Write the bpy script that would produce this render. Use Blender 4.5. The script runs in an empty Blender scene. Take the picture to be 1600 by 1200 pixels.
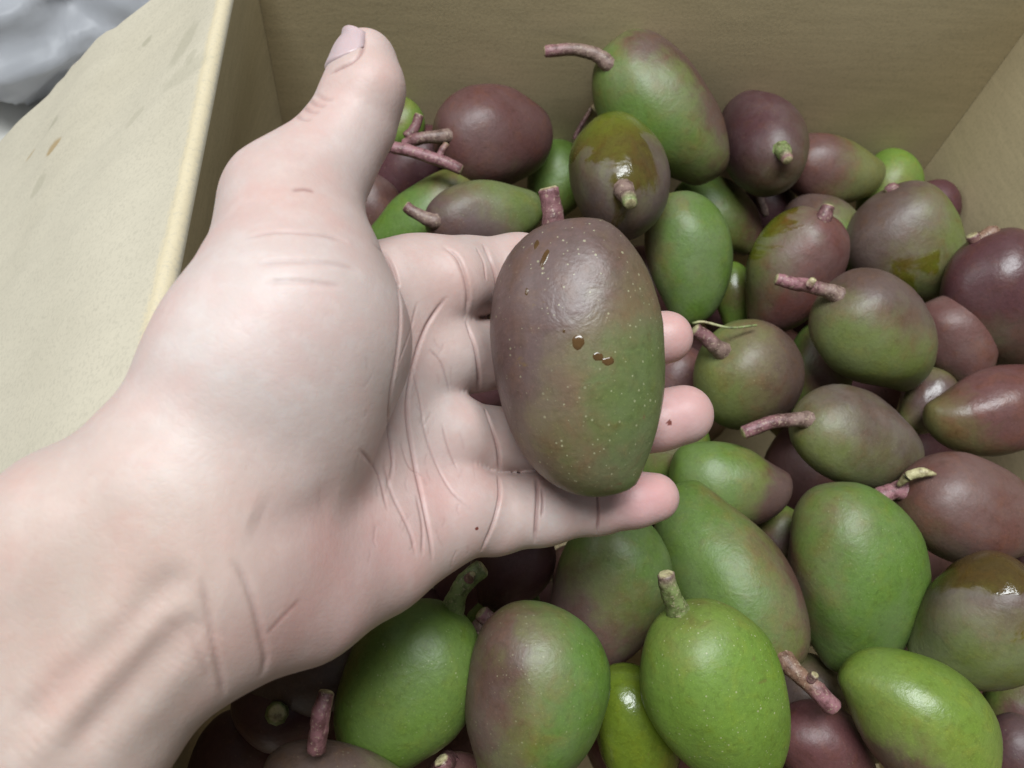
import bpy, bmesh, math, random
import numpy as np
from mathutils import Vector, Matrix, noise
from mathutils.bvhtree import BVHTree
from mathutils.kdtree import KDTree

random.seed(7)
np.random.seed(7)
SC = bpy.context.scene
COL = SC.collection

# ------------------------------------------------------------------ camera
F = 1209.0                      # focal length of the photograph in its own pixels (1600 x 1200)
CAMZ = 0.29                     # camera height above the middle of the pile
CAM = np.array([0.0, 0.0, CAMZ])
R = np.array([[0.99315133, 0.0079481, -0.11656438],
              [-0.06715008, 0.85526952, -0.51381408],
              [0.09561011, 0.51812245, 0.84994578]])      # camera axes in the world
cd = bpy.data.cameras.new('camera')
cam = bpy.data.objects.new('camera', cd)
COL.objects.link(cam)
m4 = Matrix.Identity(4)
for i in range(3):
    for j in range(3):
        m4[i][j] = R[i, j]
    m4[i][3] = CAM[i]
cam.matrix_world = m4
cd.sensor_width = 36
cd.lens = 36 * F / 1600
cd.clip_start = 0.01
cd.clip_end = 50
cd.dof.use_dof = True
cd.dof.focus_distance = 0.235
cd.dof.aperture_fstop = 20
SC.camera = cam

# ------------------------------------------------------------------ light and exposure
w = bpy.data.worlds.new('World')
SC.world = w
w.use_nodes = True
w.node_tree.nodes['Background'].inputs[0].default_value = (0.86, 0.95, 1.0, 1)
w.node_tree.nodes['Background'].inputs[1].default_value = 0.18


def area_lamp(name, loc, target, sx, sy, power, color):
    ld = bpy.data.lights.new(name, 'AREA')
    ld.shape = 'RECTANGLE'
    ld.size = sx
    ld.size_y = sy
    ld.energy = power
    ld.color = color
    o = bpy.data.objects.new(name, ld)
    COL.objects.link(o)
    o.location = loc
    o.rotation_euler = (Vector(target) - Vector(loc)).to_track_quat('-Z', 'Y').to_euler()
    return o


area_lamp('ceiling_lamp', (-0.02, 0.12, 1.75), (0.08, 0.16, 0), 0.45, 1.2, 44, (0.94, 0.985, 1.0))
area_lamp('side_lamp', (-1.5, 0.45, 1.15), (0.0, 0.16, 0.05), 0.9, 0.9, 8, (0.93, 0.98, 1.0))
SC.view_settings.view_transform = 'Standard'
SC.view_settings.look = 'None'
SC.view_settings.exposure = 0.08
SC.view_settings.gamma = 1.0
SC.cycles.use_denoising = True
SC.cycles.max_bounces = 8
SC.cycles.sample_clamp_indirect = 4


# ------------------------------------------------------------------ helpers
def ray(px, py):
    return R @ np.array([(px - 800) / F, -(py - 600) / F, -1.0])


def at(px, py, d):
    """world point seen at photo pixel px, py, at depth d (metres) along the optical axis"""
    return CAM + ray(px, py) * d


def on_z(px, py, z):
    r = ray(px, py)
    return (z - CAMZ) / r[2]


def link(name, me, mat=None, parent=None, smooth=True):
    o = bpy.data.objects.new(name, me)
    COL.objects.link(o)
    if mat:
        me.materials.append(mat)
    if smooth:
        me.polygons.foreach_set('use_smooth', [True] * len(me.polygons))
    if parent is not None:
        o.parent = parent
    return o


def mesh_from(name, verts, faces):
    me = bpy.data.meshes.new(name)
    me.from_pydata([tuple(map(float, v)) for v in verts], [], [tuple(map(int, q)) for q in faces])
    me.update()
    return me


def tag(o, label=None, cat=None, group=None, kind=None):
    if label: o['label'] = label
    if cat: o['category'] = cat
    if group: o['group'] = group
    if kind: o['kind'] = kind
    return o


def catmull(pts, n):
    pts = [np.array(p, float) for p in pts]
    P = [2 * pts[0] - pts[1]] + pts + [2 * pts[-1] - pts[-2]]
    out = []
    for i in range(1, len(P) - 2):
        for k in range(n):
            t = k / n
            a, b, c, d = P[i - 1], P[i], P[i + 1], P[i + 2]
            out.append(0.5 * (2 * b + (c - a) * t + (2 * a - 5 * b + 4 * c - d) * t * t + (3 * b - a - 3 * c + d) * t ** 3))
    out.append(pts[-1])
    return np.array(out)


class NT:
    """small helper for node trees"""
    def __init__(self, name):
        self.m = bpy.data.materials.new(name)
        self.m.use_nodes = True
        self.t = self.m.node_tree
        self.b = self.t.nodes['Principled BSDF']

    def n(self, typ, **kw):
        nd = self.t.nodes.new(typ)
        for k, v in kw.items():
            setattr(nd, k, v)
        return nd

    def set(self, sock, v):
        if isinstance(v, bpy.types.NodeSocket):
            self.t.links.new(v, sock)
        elif v is not None:
            if hasattr(sock.default_value, '__len__') and hasattr(v, '__len__') and len(v) == 3 and len(sock.default_value) == 4:
                v = (*v, 1)
            sock.default_value = v

    def math(self, op, a, b=None, c=None, clamp=False):
        nd = self.n('ShaderNodeMath', operation=op, use_clamp=clamp)
        for i, v in enumerate((a, b, c)):
            if v is not None:
                self.set(nd.inputs[i], v)
        return nd.outputs[0]

    def vmath(self, op, a, b=None):
        nd = self.n('ShaderNodeVectorMath', operation=op)
        self.set(nd.inputs[0], a)
        if b is not None:
            self.set(nd.inputs[1], b)
        return nd.outputs['Value'] if op in ('DOT_PRODUCT', 'LENGTH', 'DISTANCE') else nd.outputs[0]

    def mix(self, f, a, b, blend='MIX'):
        nd = self.n('ShaderNodeMix', data_type='RGBA', blend_type=blend)
        self.set(nd.inputs[0], f)
        self.set(nd.inputs[6], a)
        self.set(nd.inputs[7], b)
        return nd.outputs[2]

    def fmix(self, f, a, b):
        nd = self.n('ShaderNodeMix', data_type='FLOAT')
        self.set(nd.inputs[0], f)
        self.set(nd.inputs[2], a)
        self.set(nd.inputs[3], b)
        return nd.outputs[0]

    def smooth(self, v, lo, hi, a=0.0, b=1.0):
        nd = self.n('ShaderNodeMapRange', interpolation_type='SMOOTHSTEP')
        for i, x in enumerate((v, lo, hi, a, b)):
            self.set(nd.inputs[i], x)
        return nd.outputs[0]

    def noise(self, vec, scale, detail=3, rough=0.55, dist=0.0):
        nd = self.n('ShaderNodeTexNoise')
        self.set(nd.inputs['Vector'], vec)
        nd.inputs['Scale'].default_value = scale
        nd.inputs['Detail'].default_value = detail
        nd.inputs['Roughness'].default_value = rough
        nd.inputs['Distortion'].default_value = dist
        return nd.outputs[0]

    def attr(self, name, typ='OBJECT'):
        return self.n('ShaderNodeAttribute', attribute_name=name, attribute_type=typ)

    def bump(self, h, strength, dist, normal=None):
        nd = self.n('ShaderNodeBump')
        nd.inputs['Strength'].default_value = strength
        nd.inputs['Distance'].default_value = dist
        self.set(nd.inputs['Height'], h)
        if normal is not None:
            self.set(nd.inputs['Normal'], normal)
        return nd.outputs[0]

    def coord(self, which='Object'):
        return self.n('ShaderNodeTexCoord').outputs[which]


# ------------------------------------------------------------------ materials
def make_mango_material():
    k = NT('mango_skin')
    co = k.coord()
    seed = k.attr('seed').outputs['Vector']
    p = k.vmath('ADD', co, seed)
    nrm = k.vmath('NORMALIZE', co)
    n1 = k.noise(p, 28, 3, 0.5)
    n2 = k.noise(p, 130, 4, 0.6, 0.4)
    n3 = k.noise(p, 600, 3, 0.6)
    d = k.vmath('DOT_PRODUCT', nrm, k.attr('blush_dir').outputs['Vector'])
    v = k.math('ADD', d, k.attr('blush').outputs['Fac'])
    v = k.math('ADD', v, k.math('MULTIPLY', k.math('SUBTRACT', n1, 0.5), 1.9))
    v = k.math('ADD', v, k.math('MULTIPLY', k.math('SUBTRACT', n2, 0.5), 1.0))
    f1 = k.smooth(v, -0.55, 0.25)
    f2 = k.smooth(v, 0.0, 0.75)
    green = k.attr('green').outputs['Color']
    mid = k.attr('mid').outputs['Color']
    purple = k.attr('purple').outputs['Color']
    c = k.mix(f2, k.mix(f1, green, mid), purple)
    # yellowish / darker mottling
    c = k.mix(k.math('MULTIPLY', k.smooth(n2, 0.46, 0.72), 0.5), c, (1.28, 1.08, 0.7), 'MULTIPLY')
    c = k.mix(k.math('MULTIPLY', k.smooth(n3, 0.45, 0.7), 0.40), c, (0.68, 0.70, 0.62), 'MULTIPLY')
    # lenticels
    vo = k.n('ShaderNodeTexVoronoi', feature='F1')
    k.set(vo.inputs['Vector'], p)
    vo.inputs['Scale'].default_value = 780
    rnd = k.n('ShaderNodeSeparateColor')
    k.set(rnd.inputs[0], vo.outputs['Color'])
    rad = k.math('ADD', 0.09, k.math('MULTIPLY', k.math('POWER', rnd.outputs[0], 3.0), 0.19))
    sp = k.math('LESS_THAN', vo.outputs['Distance'], rad)
    spf = k.math('MULTIPLY', sp, k.attr('specks').outputs['Fac'])
    spf = k.math('MULTIPLY', spf, k.smooth(n1, 0.30, 0.55, 0.25, 1.0))
    spf = k.math('MULTIPLY', spf, k.math('LESS_THAN', 0.50, rnd.outputs[1]))
    c = k.mix(k.math('MULTIPLY', spf, 0.58), c, (0.40, 0.39, 0.24))
    # finer pores and streaks
    v2 = k.n('ShaderNodeTexVoronoi', feature='F1')
    k.set(v2.inputs['Vector'], p)
    v2.inputs['Scale'].default_value = 900
    c = k.mix(k.smooth(v2.outputs['Distance'], 0.34, 0.08, 0.0, 0.30), c, k.mix(1.0, c, (1.7, 1.6, 1.5), 'MULTIPLY'))
    c = k.mix(k.smooth(k.noise(p, 260, 5, 0.7, 0.8), 0.50, 0.66, 0.0, 0.45), c, k.mix(1.0, c, (0.70, 0.66, 0.55), 'MULTIPLY'))
    # russet flecks
    fl = k.smooth(k.noise(p, 75, 5, 0.7, 1.2), 0.66, 0.73)
    c = k.mix(k.math('MULTIPLY', fl, k.attr('russet').outputs['Fac']), c, (0.13, 0.075, 0.028))
    # waxy bloom, rubbed off in places, and wet patches of sap
    wetn = k.noise(p, 24, 5, 0.6, 0.9)
    wet = k.smooth(k.math('ADD', k.math('ADD', wetn, k.math('MULTIPLY', k.vmath('DOT_PRODUCT', nrm, k.attr('wet_dir').outputs['Vector']), 0.22)), k.attr('wet').outputs['Fac']), 0.965, 1.03)
    bl = k.math('MULTIPLY', k.smooth(k.noise(p, 48, 4, 0.6, 0.15), 0.32, 0.68), k.attr('bloom').outputs['Fac'])
    bl = k.math('MULTIPLY', bl, k.math('SUBTRACT', 1.0, wet))
    c = k.mix(k.math('MULTIPLY', bl, 0.42), c, (0.26, 0.235, 0.225))
    cw = k.mix(1.0, c, (0.80, 0.80, 0.30), 'MULTIPLY')
    c = k.mix(wet, c, cw)
    k.set(k.b.inputs['Base Color'], c)
    rough = k.fmix(wet, k.math('ADD', k.math('MULTIPLY', n2, 0.16), k.attr('rough').outputs['Fac']), 0.13)
    k.set(k.b.inputs['Roughness'], rough)
    k.b.inputs['Specular IOR Level'].default_value = 0.42
    k.b.inputs['Subsurface Weight'].default_value = 0.04
    k.b.inputs['Subsurface Radius'].default_value = (0.002, 0.002, 0.001)
    k.b.inputs['Subsurface Scale'].default_value = 1.0
    h = k.math('ADD', k.math('MULTIPLY', n3, 0.35), k.math('ADD', n2, k.math('MULTIPLY', wet, 0.35)))
    k.set(k.b.inputs['Normal'], k.bump(h, 0.30, 0.0010))
    return k.m


def make_stem_material():
    k = NT('stem_bark')
    col = k.attr('tone', 'GEOMETRY').outputs['Color']
    co = k.coord()
    n = k.noise(co, 320, 4, 0.65)
    c = k.mix(k.smooth(n, 0.42, 0.68), col, k.mix(1.0, col, (0.45, 0.40, 0.38), 'MULTIPLY'))
    n2 = k.noise(co, 900, 2)
    c = k.mix(k.math('MULTIPLY', k.smooth(n2, 0.58, 0.66), 0.5), c, (0.42, 0.33, 0.24))
    k.set(k.b.inputs['Base Color'], c)
    k.b.inputs['Roughness'].default_value = 0.5
    k.set(k.b.inputs['Normal'], k.bump(n, 0.6, 0.0008))
    return k.m


def make_skin_material():
    k = NT('skin')
    col = k.attr('tone', 'GEOMETRY').outputs['Color']
    co = k.coord()
    n1 = k.noise(co, 75, 4, 0.55)
    n2 = k.noise(co, 420, 4, 0.6)
    c = k.mix(k.smooth(n1, 0.40, 0.70), col, k.mix(1.0, col, (1.02, 0.93, 0.92), 'MULTIPLY'))
    c = k.mix(k.math('MULTIPLY', k.smooth(k.noise(co, 160, 3, 0.6), 0.44, 0.70), 0.55), c, k.mix(1.0, c, (1.07, 1.14, 1.16), 'MULTIPLY'))
    c = k.mix(k.math('MULTIPLY', n2, 0.30), c, k.mix(1.0, c, (0.8, 0.72, 0.7), 'MULTIPLY'))
    k.set(k.b.inputs['Base Color'], c)
    k.set(k.b.inputs['Roughness'], k.math('ADD', 0.40, k.math('MULTIPLY', n1, 0.2)))
    k.b.inputs['Specular IOR Level'].default_value = 0.42
    k.b.inputs['Subsurface Weight'].default_value = 0.25
    k.b.inputs['Subsurface Radius'].default_value = (0.0024, 0.0010, 0.0006)
    k.b.inputs['Subsurface Scale'].default_value = 1.0
    vo = k.n('ShaderNodeTexVoronoi', feature='DISTANCE_TO_EDGE')
    k.set(vo.inputs['Vector'], co)
    vo.inputs['Scale'].default_value = 620
    fine = k.math('MULTIPLY', k.smooth(vo.outputs['Distance'], 0.0, 0.22), 0.35)
    # dermal ridges: fine stripes bent by noise
    wv = k.n('ShaderNodeTexWave', wave_type='BANDS', bands_direction='DIAGONAL')
    k.set(wv.inputs['Vector'], co)
    wv.inputs['Scale'].default_value = 270
    wv.inputs['Distortion'].default_value = 9
    wv.inputs['Detail'].default_value = 2
    wv.inputs['Detail Scale'].default_value = 0.25
    h = k.math('ADD', fine, k.math('ADD', k.math('MULTIPLY', wv.outputs['Fac'], 0.10), k.math('MULTIPLY', n2, 1.6)))
    b1 = k.bump(h, 0.26, 0.00015)
    k.set(k.b.inputs['Normal'], k.bump(k.noise(co, 150, 3, 0.5), 0.10, 0.0005, b1))
    return k.m


def make_nail_material():
    k = NT('nail')
    co = k.coord()
    n = k.noise(co, 300, 3)
    k.set(k.b.inputs['Base Color'], k.mix(n, (0.42, 0.31, 0.315), (0.50, 0.38, 0.385)))
    k.b.inputs['Roughness'].default_value = 0.30
    k.b.inputs['Subsurface Weight'].default_value = 0.2
    k.b.inputs['Subsurface Radius'].default_value = (0.002, 0.001, 0.0007)
    return k.m


def make_card_material(name, base, stains=(), flute_axis=None, grain=(9, 1, 60), fluting=0.5, worn_highlight=None, streak=0.08):
    k = NT(name)
    co = k.coord()
    mp = k.n('ShaderNodeMapping')
    k.set(mp.inputs['Vector'], co)
    mp.inputs['Scale'].default_value = grain
    g = k.noise(mp.outputs[0], 14, 6, 0.65)
    fib = k.noise(co, 700, 3, 0.7)
    big = k.noise(co, 9, 4, 0.55)
    dark = tuple(x * (1 - streak) for x in base)
    lite = tuple(min(1, x * (1 + streak)) for x in base)
    c = k.mix(k.smooth(g, 0.2, 0.8), dark, lite)
    c = k.mix(k.math('MULTIPLY', k.smooth(fib, 0.45, 0.7), 0.28), c, tuple(x * 0.55 for x in base))
    c = k.mix(k.math('MULTIPLY', k.smooth(big, 0.45, 0.75), 0.25), c, (0.80, 0.78, 0.72), 'MULTIPLY')
    if worn_highlight:
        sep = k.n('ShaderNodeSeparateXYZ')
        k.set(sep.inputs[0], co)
        dd = k.math('ABSOLUTE', k.math('SUBTRACT', sep.outputs['XYZ'.index(worn_highlight[0])], worn_highlight[1]))
        wm = k.smooth(k.math('ADD', dd, k.math('MULTIPLY', k.math('SUBTRACT', fib, 0.5), 0.004)), worn_highlight[2], 0.0)
        c = k.mix(k.math('MULTIPLY', wm, 0.45), c, (0.57, 0.46, 0.27))  # yellow band on the fold: worn edge with its highlight painted in
    for (pt, rx, ry, ang, colr, amt) in stains:
        v = k.vmath('SUBTRACT', co, tuple(pt))
        m = k.n('ShaderNodeMapping', vector_type='POINT')
        k.set(m.inputs['Vector'], v)
        m.inputs['Rotation'].default_value = (0, 0, ang)
        m2 = k.vmath('DIVIDE', m.outputs[0], (rx * 2.4, ry * 1.0, 1.0))
        dist = k.math('ADD', k.vmath('LENGTH', m2), k.math('MULTIPLY', k.math('SUBTRACT', k.noise(co, 260, 3), 0.5), 0.8))
        c = k.mix(k.math('MULTIPLY', k.smooth(dist, 1.15, 0.65), amt), c, colr)
    k.set(k.b.inputs['Base Color'], c)
    k.b.inputs['Roughness'].default_value = 0.78
    k.b.inputs['Specular IOR Level'].default_value = 0.25
    hh = k.math('MULTIPLY', fib, 0.25)
    if flute_axis:
        wv = k.n('ShaderNodeTexWave', wave_type='BANDS', bands_direction=flute_axis)
        k.set(wv.inputs['Vector'], co)
        wv.inputs['Scale'].default_value = 42
        wv.inputs['Distortion'].default_value = 1.2
        wv.inputs['Detail'].default_value = 3
        wv.inputs['Detail Scale'].default_value = 2.0
        hh = k.math('ADD', hh, k.math('MULTIPLY', k.math('MULTIPLY', wv.outputs['Fac'], k.smooth(big, 0.35, 0.7)), fluting))
    k.set(k.b.inputs['Normal'], k.bump(hh, 0.35, 0.0009))
    return k.m


M_MANGO = make_mango_material()
M_STEM = make_stem_material()
M_SKIN = make_skin_material()
M_NAIL = make_nail_material()

# ------------------------------------------------------------------ the setting: floor, box, bag
XL, XR, YB, YF, ZT, ZB = -0.0712, 0.3037, 0.3354, -0.075, 0.1043, -0.262
TH = 0.004

k = NT('floor_concrete')
fco = k.coord()
k.set(k.b.inputs['Base Color'], k.mix(k.noise(fco, 14, 6, 0.6), (0.50, 0.485, 0.45), (0.62, 0.60, 0.56)))
k.b.inputs['Roughness'].default_value = 0.6
M_FLOOR = k.m
fl = link('floor', mesh_from('floor', [(-3, -3, ZB - 0.006), (3, -3, ZB - 0.006), (3, 3, ZB - 0.006), (-3, 3, ZB - 0.006)], [(0, 1, 2, 3)]), M_FLOOR, smooth=False)
tag(fl, 'grey concrete floor beside the cardboard box', None, None, 'structure')


def slab(name, fn, nu, nv, thick, mat, parent):
    """a sheet given by fn(u, v) -> (point, normal), with real thickness"""
    top, bot = [], []
    for j in range(nv + 1):
        for i in range(nu + 1):
            p, n = fn(i / nu, j / nv)
            top.append(p)
            bot.append(p - n * thick)
    N = (nu + 1) * (nv + 1)
    fs = []
    for j in range(nv):
        for i in range(nu):
            a = j * (nu + 1) + i
            fs.append((a, a + 1, a + nu + 2, a + nu + 1))
            fs.append((N + a, N + a + nu + 1, N + a + nu + 2, N + a + 1))
    rim = [i for i in range(nu + 1)] + [(j + 1) * (nu + 1) - 1 for j in range(1, nv + 1)] + \
          [nv * (nu + 1) + i for i in range(nu - 1, -1, -1)] + [j * (nu + 1) for j in range(nv - 1, 0, -1)]
    for a, b in zip(rim, rim[1:] + rim[:1]):
        fs.append((b, a, N + a, N + b))
    me = mesh_from(name, top + bot, fs)
    bm = bmesh.new()
    bm.from_mesh(me)
    bmesh.ops.recalc_face_normals(bm, faces=bm.faces)
    bm.to_mesh(me)
    bm.free()
    o = link(name, me, mat, parent)
    me.set_sharp_from_angle(angle=math.radians(40))
    return o


def wob(p, amp, sc):
    return amp * noise.noise(Vector(p) * sc)


box = bpy.data.objects.new('cardboard_box', None)
COL.objects.link(box)
tag(box, 'open brown corrugated cardboard box full of mangoes, one flap folded outward', 'box')
KRAFT = (0.36, 0.30, 0.185)
M_BACK = make_card_material('kraft_back_wall', (0.52, 0.425, 0.258), grain=(2.5, 1, 22), flute_axis=None)
M_SIDE = make_card_material('kraft_side_wall', (0.50, 0.410, 0.250), grain=(1, 2.5, 22))
A = np.array


def wall(x0, y0, x1, y1, nx, ny, amp):
    def fn(u, v):
        p = A([x0 + (x1 - x0) * u, y0 + (y1 - y0) * u, ZB + (ZT - ZB) * v])
        n = A([nx, ny, 0.0])
        fade = min(1, 12 * u, 12 * (1 - u))
        return p + n * wob(p, amp, 9) * fade, n
    return fn


slab('wall_panel', wall(XL - 0.003, YB, XR + 0.003, YB, 0, -1, 0.003), 24, 18, TH, M_BACK, box)
slab('wall_panel', wall(XR, YB - 0.0003, XR, YF, -1, 0, 0.003), 24, 18, TH, M_SIDE, box)
slab('wall_panel', wall(XR - 0.002, YF, XL + 0.002, YF, 0, 1, 0.002), 18, 14, TH, M_BACK, box)


def leftwall(u, v):
    p = A([XL, YF + (YB - 0.0004 - YF) * u, ZB + (ZT - 0.0032 - ZB) * v])
    bulge = 0.024 * math.sin(math.pi * v ** 1.5) * math.sqrt(1 - u)          # pushed out by the fruit
    return p + A([wob(p, 0.002, 9) - bulge, 0, 0]) * min(1, 6 * (1 - v)), A([1.0, 0, 0])


slab('wall_panel', leftwall, 24, 18, TH, M_SIDE, box)
slab('floor_panel', lambda u, v: (A([XL + 0.001 + (XR - XL - 0.002) * u, YF + 0.001 + (YB - YF - 0.002) * v, ZB + 0.003]), A([0, 0, 1.0])), 4, 4, 0.004, M_BACK, box)

# the flap: rounded fold, then 0.2 m drooping outward at 40 degrees
DROOP = math.radians(40)
FR = 0.0032
FLAP = 0.24


def flap_pt(y, s):
    """s: distance along the sheet from the top of the left wall"""
    arc = FR * (math.pi / 2 + DROOP)
    cx, cz = XL - FR, ZT - FR
    if s < arc:
        a = s / FR
        n = A([math.cos(a), 0, math.sin(a)])
        return A([cx, y, cz]) + n * FR, n
    a = math.pi / 2 + DROOP
    n = A([math.cos(a), 0, math.sin(a)])
    t = A([-math.sin(a), 0, math.cos(a)])
    return A([cx, y, cz]) + n * FR + t * (s - arc), n


def flapfn(u, v):
    arc = FR * (math.pi / 2 + DROOP)
    s = arc * (v / 0.2) if v < 0.2 else arc + FLAP * (v - 0.2) / 0.8
    yend = YB + 0.006 + (0.0022 * math.sin(s * 62 + 0.6) + 0.0012 * math.sin(s * 143) + 0.0015 * noise.noise(Vector((s * 160, 1, 2)))) * min(1, s * 25)
    y = yend + (YF - yend) * u
    p, n = flap_pt(y, s)
    return p + n * (wob(p, 0.0035, 14) + 0.0006 * math.sin(y * 620 + wob(p, 3, 12))) * min(1, s * 30), n


stains = []
M_FLAP = None


def flap_local(px, py):
    """where the photo's mark at px, py lies on the flap plane"""
    a = math.pi / 2 + DROOP
    n = A([math.cos(a), 0, math.sin(a)])
    p0 = A([XL - FR, 0, ZT - FR]) + n * FR
    r = ray(px, py)
    return CAM + r * (((p0 - CAM) @ n) / (r @ n))


BR = (0.33, 0.23, 0.11)
GR = (0.33, 0.30, 0.22)
for (px, py, rx, ry, ang, c_, amt) in [(86, 234, 0.0022, 0.0045, 0.5, BR, 0.85), (47, 241, 0.0013, 0.003, 0.5, BR, 0.6), (84, 197, 0.0012, 0.004, 0.6, GR, 0.6),
                                       (60, 290, 0.0016, 0.006, 0.6, GR, 0.45), (228, 63, 0.001, 0.003, 0.6, GR, 0.7), (285, 68, 0.0022, 0.012, 0.3, GR, 0.45),
                                       (290, 112, 0.005, 0.006, 0.3, GR, 0.3), (210, 185, 0.0012, 0.006, 0.6, GR, 0.35), (297, 90, 0.0012, 0.004, 0.3, GR, 0.4)]:
    stains.append((flap_local(px, py), rx, ry, ang, c_, amt))
M_FLAP = make_card_material('kraft_flap', (0.49, 0.440, 0.345), stains, 'Y', grain=(3, 7, 3), streak=0.035, fluting=0.28, worn_highlight=('Z', ZT - 0.0004, 0.0020))
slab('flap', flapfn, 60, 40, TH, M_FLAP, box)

# plastic bag on the floor, left of the box
k = NT('bag_film')
bco = k.coord()
bn = k.noise(bco, 20, 5, 0.6, 1.0)
k.set(k.b.inputs['Base Color'], k.mix(bn, (0.40, 0.41, 0.44), (0.58, 0.58, 0.61)))
k.b.inputs['Roughness'].default_value = 0.33
k.b.inputs['Transmission Weight'].default_value = 0.25
k.b.inputs['IOR'].default_value = 1.25
k.b.inputs['Subsurface Weight'].default_value = 0.3
k.b.inputs['Subsurface Radius'].default_value = (0.02, 0.02, 0.02)
k.set(k.b.inputs['Normal'], k.bump(k.noise(bco, 25, 2, 0.5, 1.0), 0.25, 0.006))
M_BAG = k.m


def make_bag():
    c0 = at(120, 20, on_z(120, 20, ZB))
    bm = bmesh.new()
    bmesh.ops.create_icosphere(bm, subdivisions=6, radius=1)
    for v in bm.verts:
        p = v.co.copy()
        d = 1 + 0.22 * noise.noise(p * 1.7) - 0.30 * abs(noise.noise(p * 2.6 + Vector((3, 1, 0)))) - 0.10 * abs(noise.noise(p * 5 + Vector((7, 1, 4)))) - 0.015 * abs(noise.noise(p * 14))
        p *= d
        z = p.z * 0.17 + 0.075
        if z < 0.004: z = 0.004 + 0.004 * noise.noise(p * 5)
        v.co = Vector((p.x * 0.25, p.y * 0.20, z))
    me = bpy.data.meshes.new('plastic_bag')
    bm.to_mesh(me)
    bm.free()
    o = link('plastic_bag', me, M_BAG)
    o.location = (c0[0] - 0.01, c0[1] + 0.02, ZB - 0.008)
    o.rotation_euler = (0, 0, 0.3)
    tag(o, 'crumpled milky white plastic bag on the floor beyond the folded flap', 'plastic bag')


make_bag()


# ------------------------------------------------------------------ mangoes
GREENS = {
    'g': ((0.094, 0.162, 0.027), (0.122, 0.132, 0.034), (0.100, 0.052, 0.042)),     # plain green
    'b': ((0.125, 0.205, 0.030), (0.155, 0.195, 0.036), (0.105, 0.070, 0.042)),     # bright yellow green
    'o': ((0.122, 0.150, 0.040), (0.118, 0.100, 0.044), (0.090, 0.056, 0.048)),     # olive
    'p': ((0.130, 0.140, 0.042), (0.118, 0.076, 0.040), (0.108, 0.046, 0.042)),     # purple
    'd': ((0.090, 0.085, 0.035), (0.082, 0.048, 0.034), (0.076, 0.030, 0.033)),     # dark purple
    'h': ((0.105, 0.140, 0.038), (0.128, 0.098, 0.048), (0.100, 0.056, 0.050)),     # held one, dusky
    'y': ((0.105, 0.165, 0.014), (0.120, 0.130, 0.016), (0.110, 0.080, 0.020)),     # wet yellow green
}
PINK = (0.27, 0.125, 0.140)
DUSK = (0.19, 0.088, 0.092)
BROWN = (0.22, 0.125, 0.085)
LEAF = (0.19, 0.235, 0.085)
GREY = (0.22, 0.145, 0.122)
PALE = (0.50, 0.45, 0.25)


def mango_mesh(L, W, T, seed, beak=1.0, sinus=1.0, nu=30, nv=40, blunt=0.0, bend=0.06, hook=0.0, fat=0.085):
    """local +Z is the stem end, local +X the flatter side where the beak sits"""
    so = Vector((seed * 3.1, seed * 1.7, seed * 0.9))
    vs, fs = [], []
    g = lambda x, s: math.exp(-(x / s) ** 2)
    for i in range(nu + 1):
        u = i / nu
        ph = math.pi * u
        z = math.cos(ph)
        r = math.sin(ph) ** (0.94 - 0.14 * blunt) if 0 < i < nu else 0.0
        taper = 1 + fat * z - 0.03 * z * z
        zz = z - 0.035 * g(1 - u - 1, 0.07)
        ring = []
        for j in range(nv):
            th = 2 * math.pi * j / nv
            cx, sy = math.cos(th), math.sin(th)
            side = max(0, cx) ** 1.5
            m = taper
            m *= 1 - 0.13 * sinus * side * g(u - 0.73, 0.13) + 0.115 * beak * max(0, cx) ** 3 * g(u - 0.895, 0.06)
            m *= 1 + 0.07 * max(0, -cx) * g(u - 0.25, 0.25)
            x = r * cx * m
            y = r * sy * m
            q = Vector((x, y, z))
            lump = 1 + 0.08 * noise.noise(q * 1.3 + so) + 0.012 * noise.noise(q * 4 + so)
            X = (x * lump) * W / 2 + (-bend * W) * (z * z - 0.45) * (-1) + hook * W * max(0, -z) ** 2.2
            Y = (y * lump) * T / 2
            Zc = zz * (1 + 0.02 * noise.noise(q + so)) * L / 2
            if 0 < i < nu:
                ring.append(len(vs)); vs.append((X, Y, Zc))
            elif j == 0:
                ring.append(len(vs)); vs.append((X, 0, Zc))
        if i == 0 or i == nu:
            if i == nu:
                for j in range(nv):
                    fs.append((prev[j], ring[0], prev[(j + 1) % nv]))
        elif i == 1:
            for j in range(nv):
                fs.append((0, ring[j], ring[(j + 1) % nv]))
        else:
            for j in range(nv):
                fs.append((prev[j], ring[j], ring[(j + 1) % nv], prev[(j + 1) % nv]))
        prev = ring
    return mesh_from('mango', vs, fs), Vector(vs[0])


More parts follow.
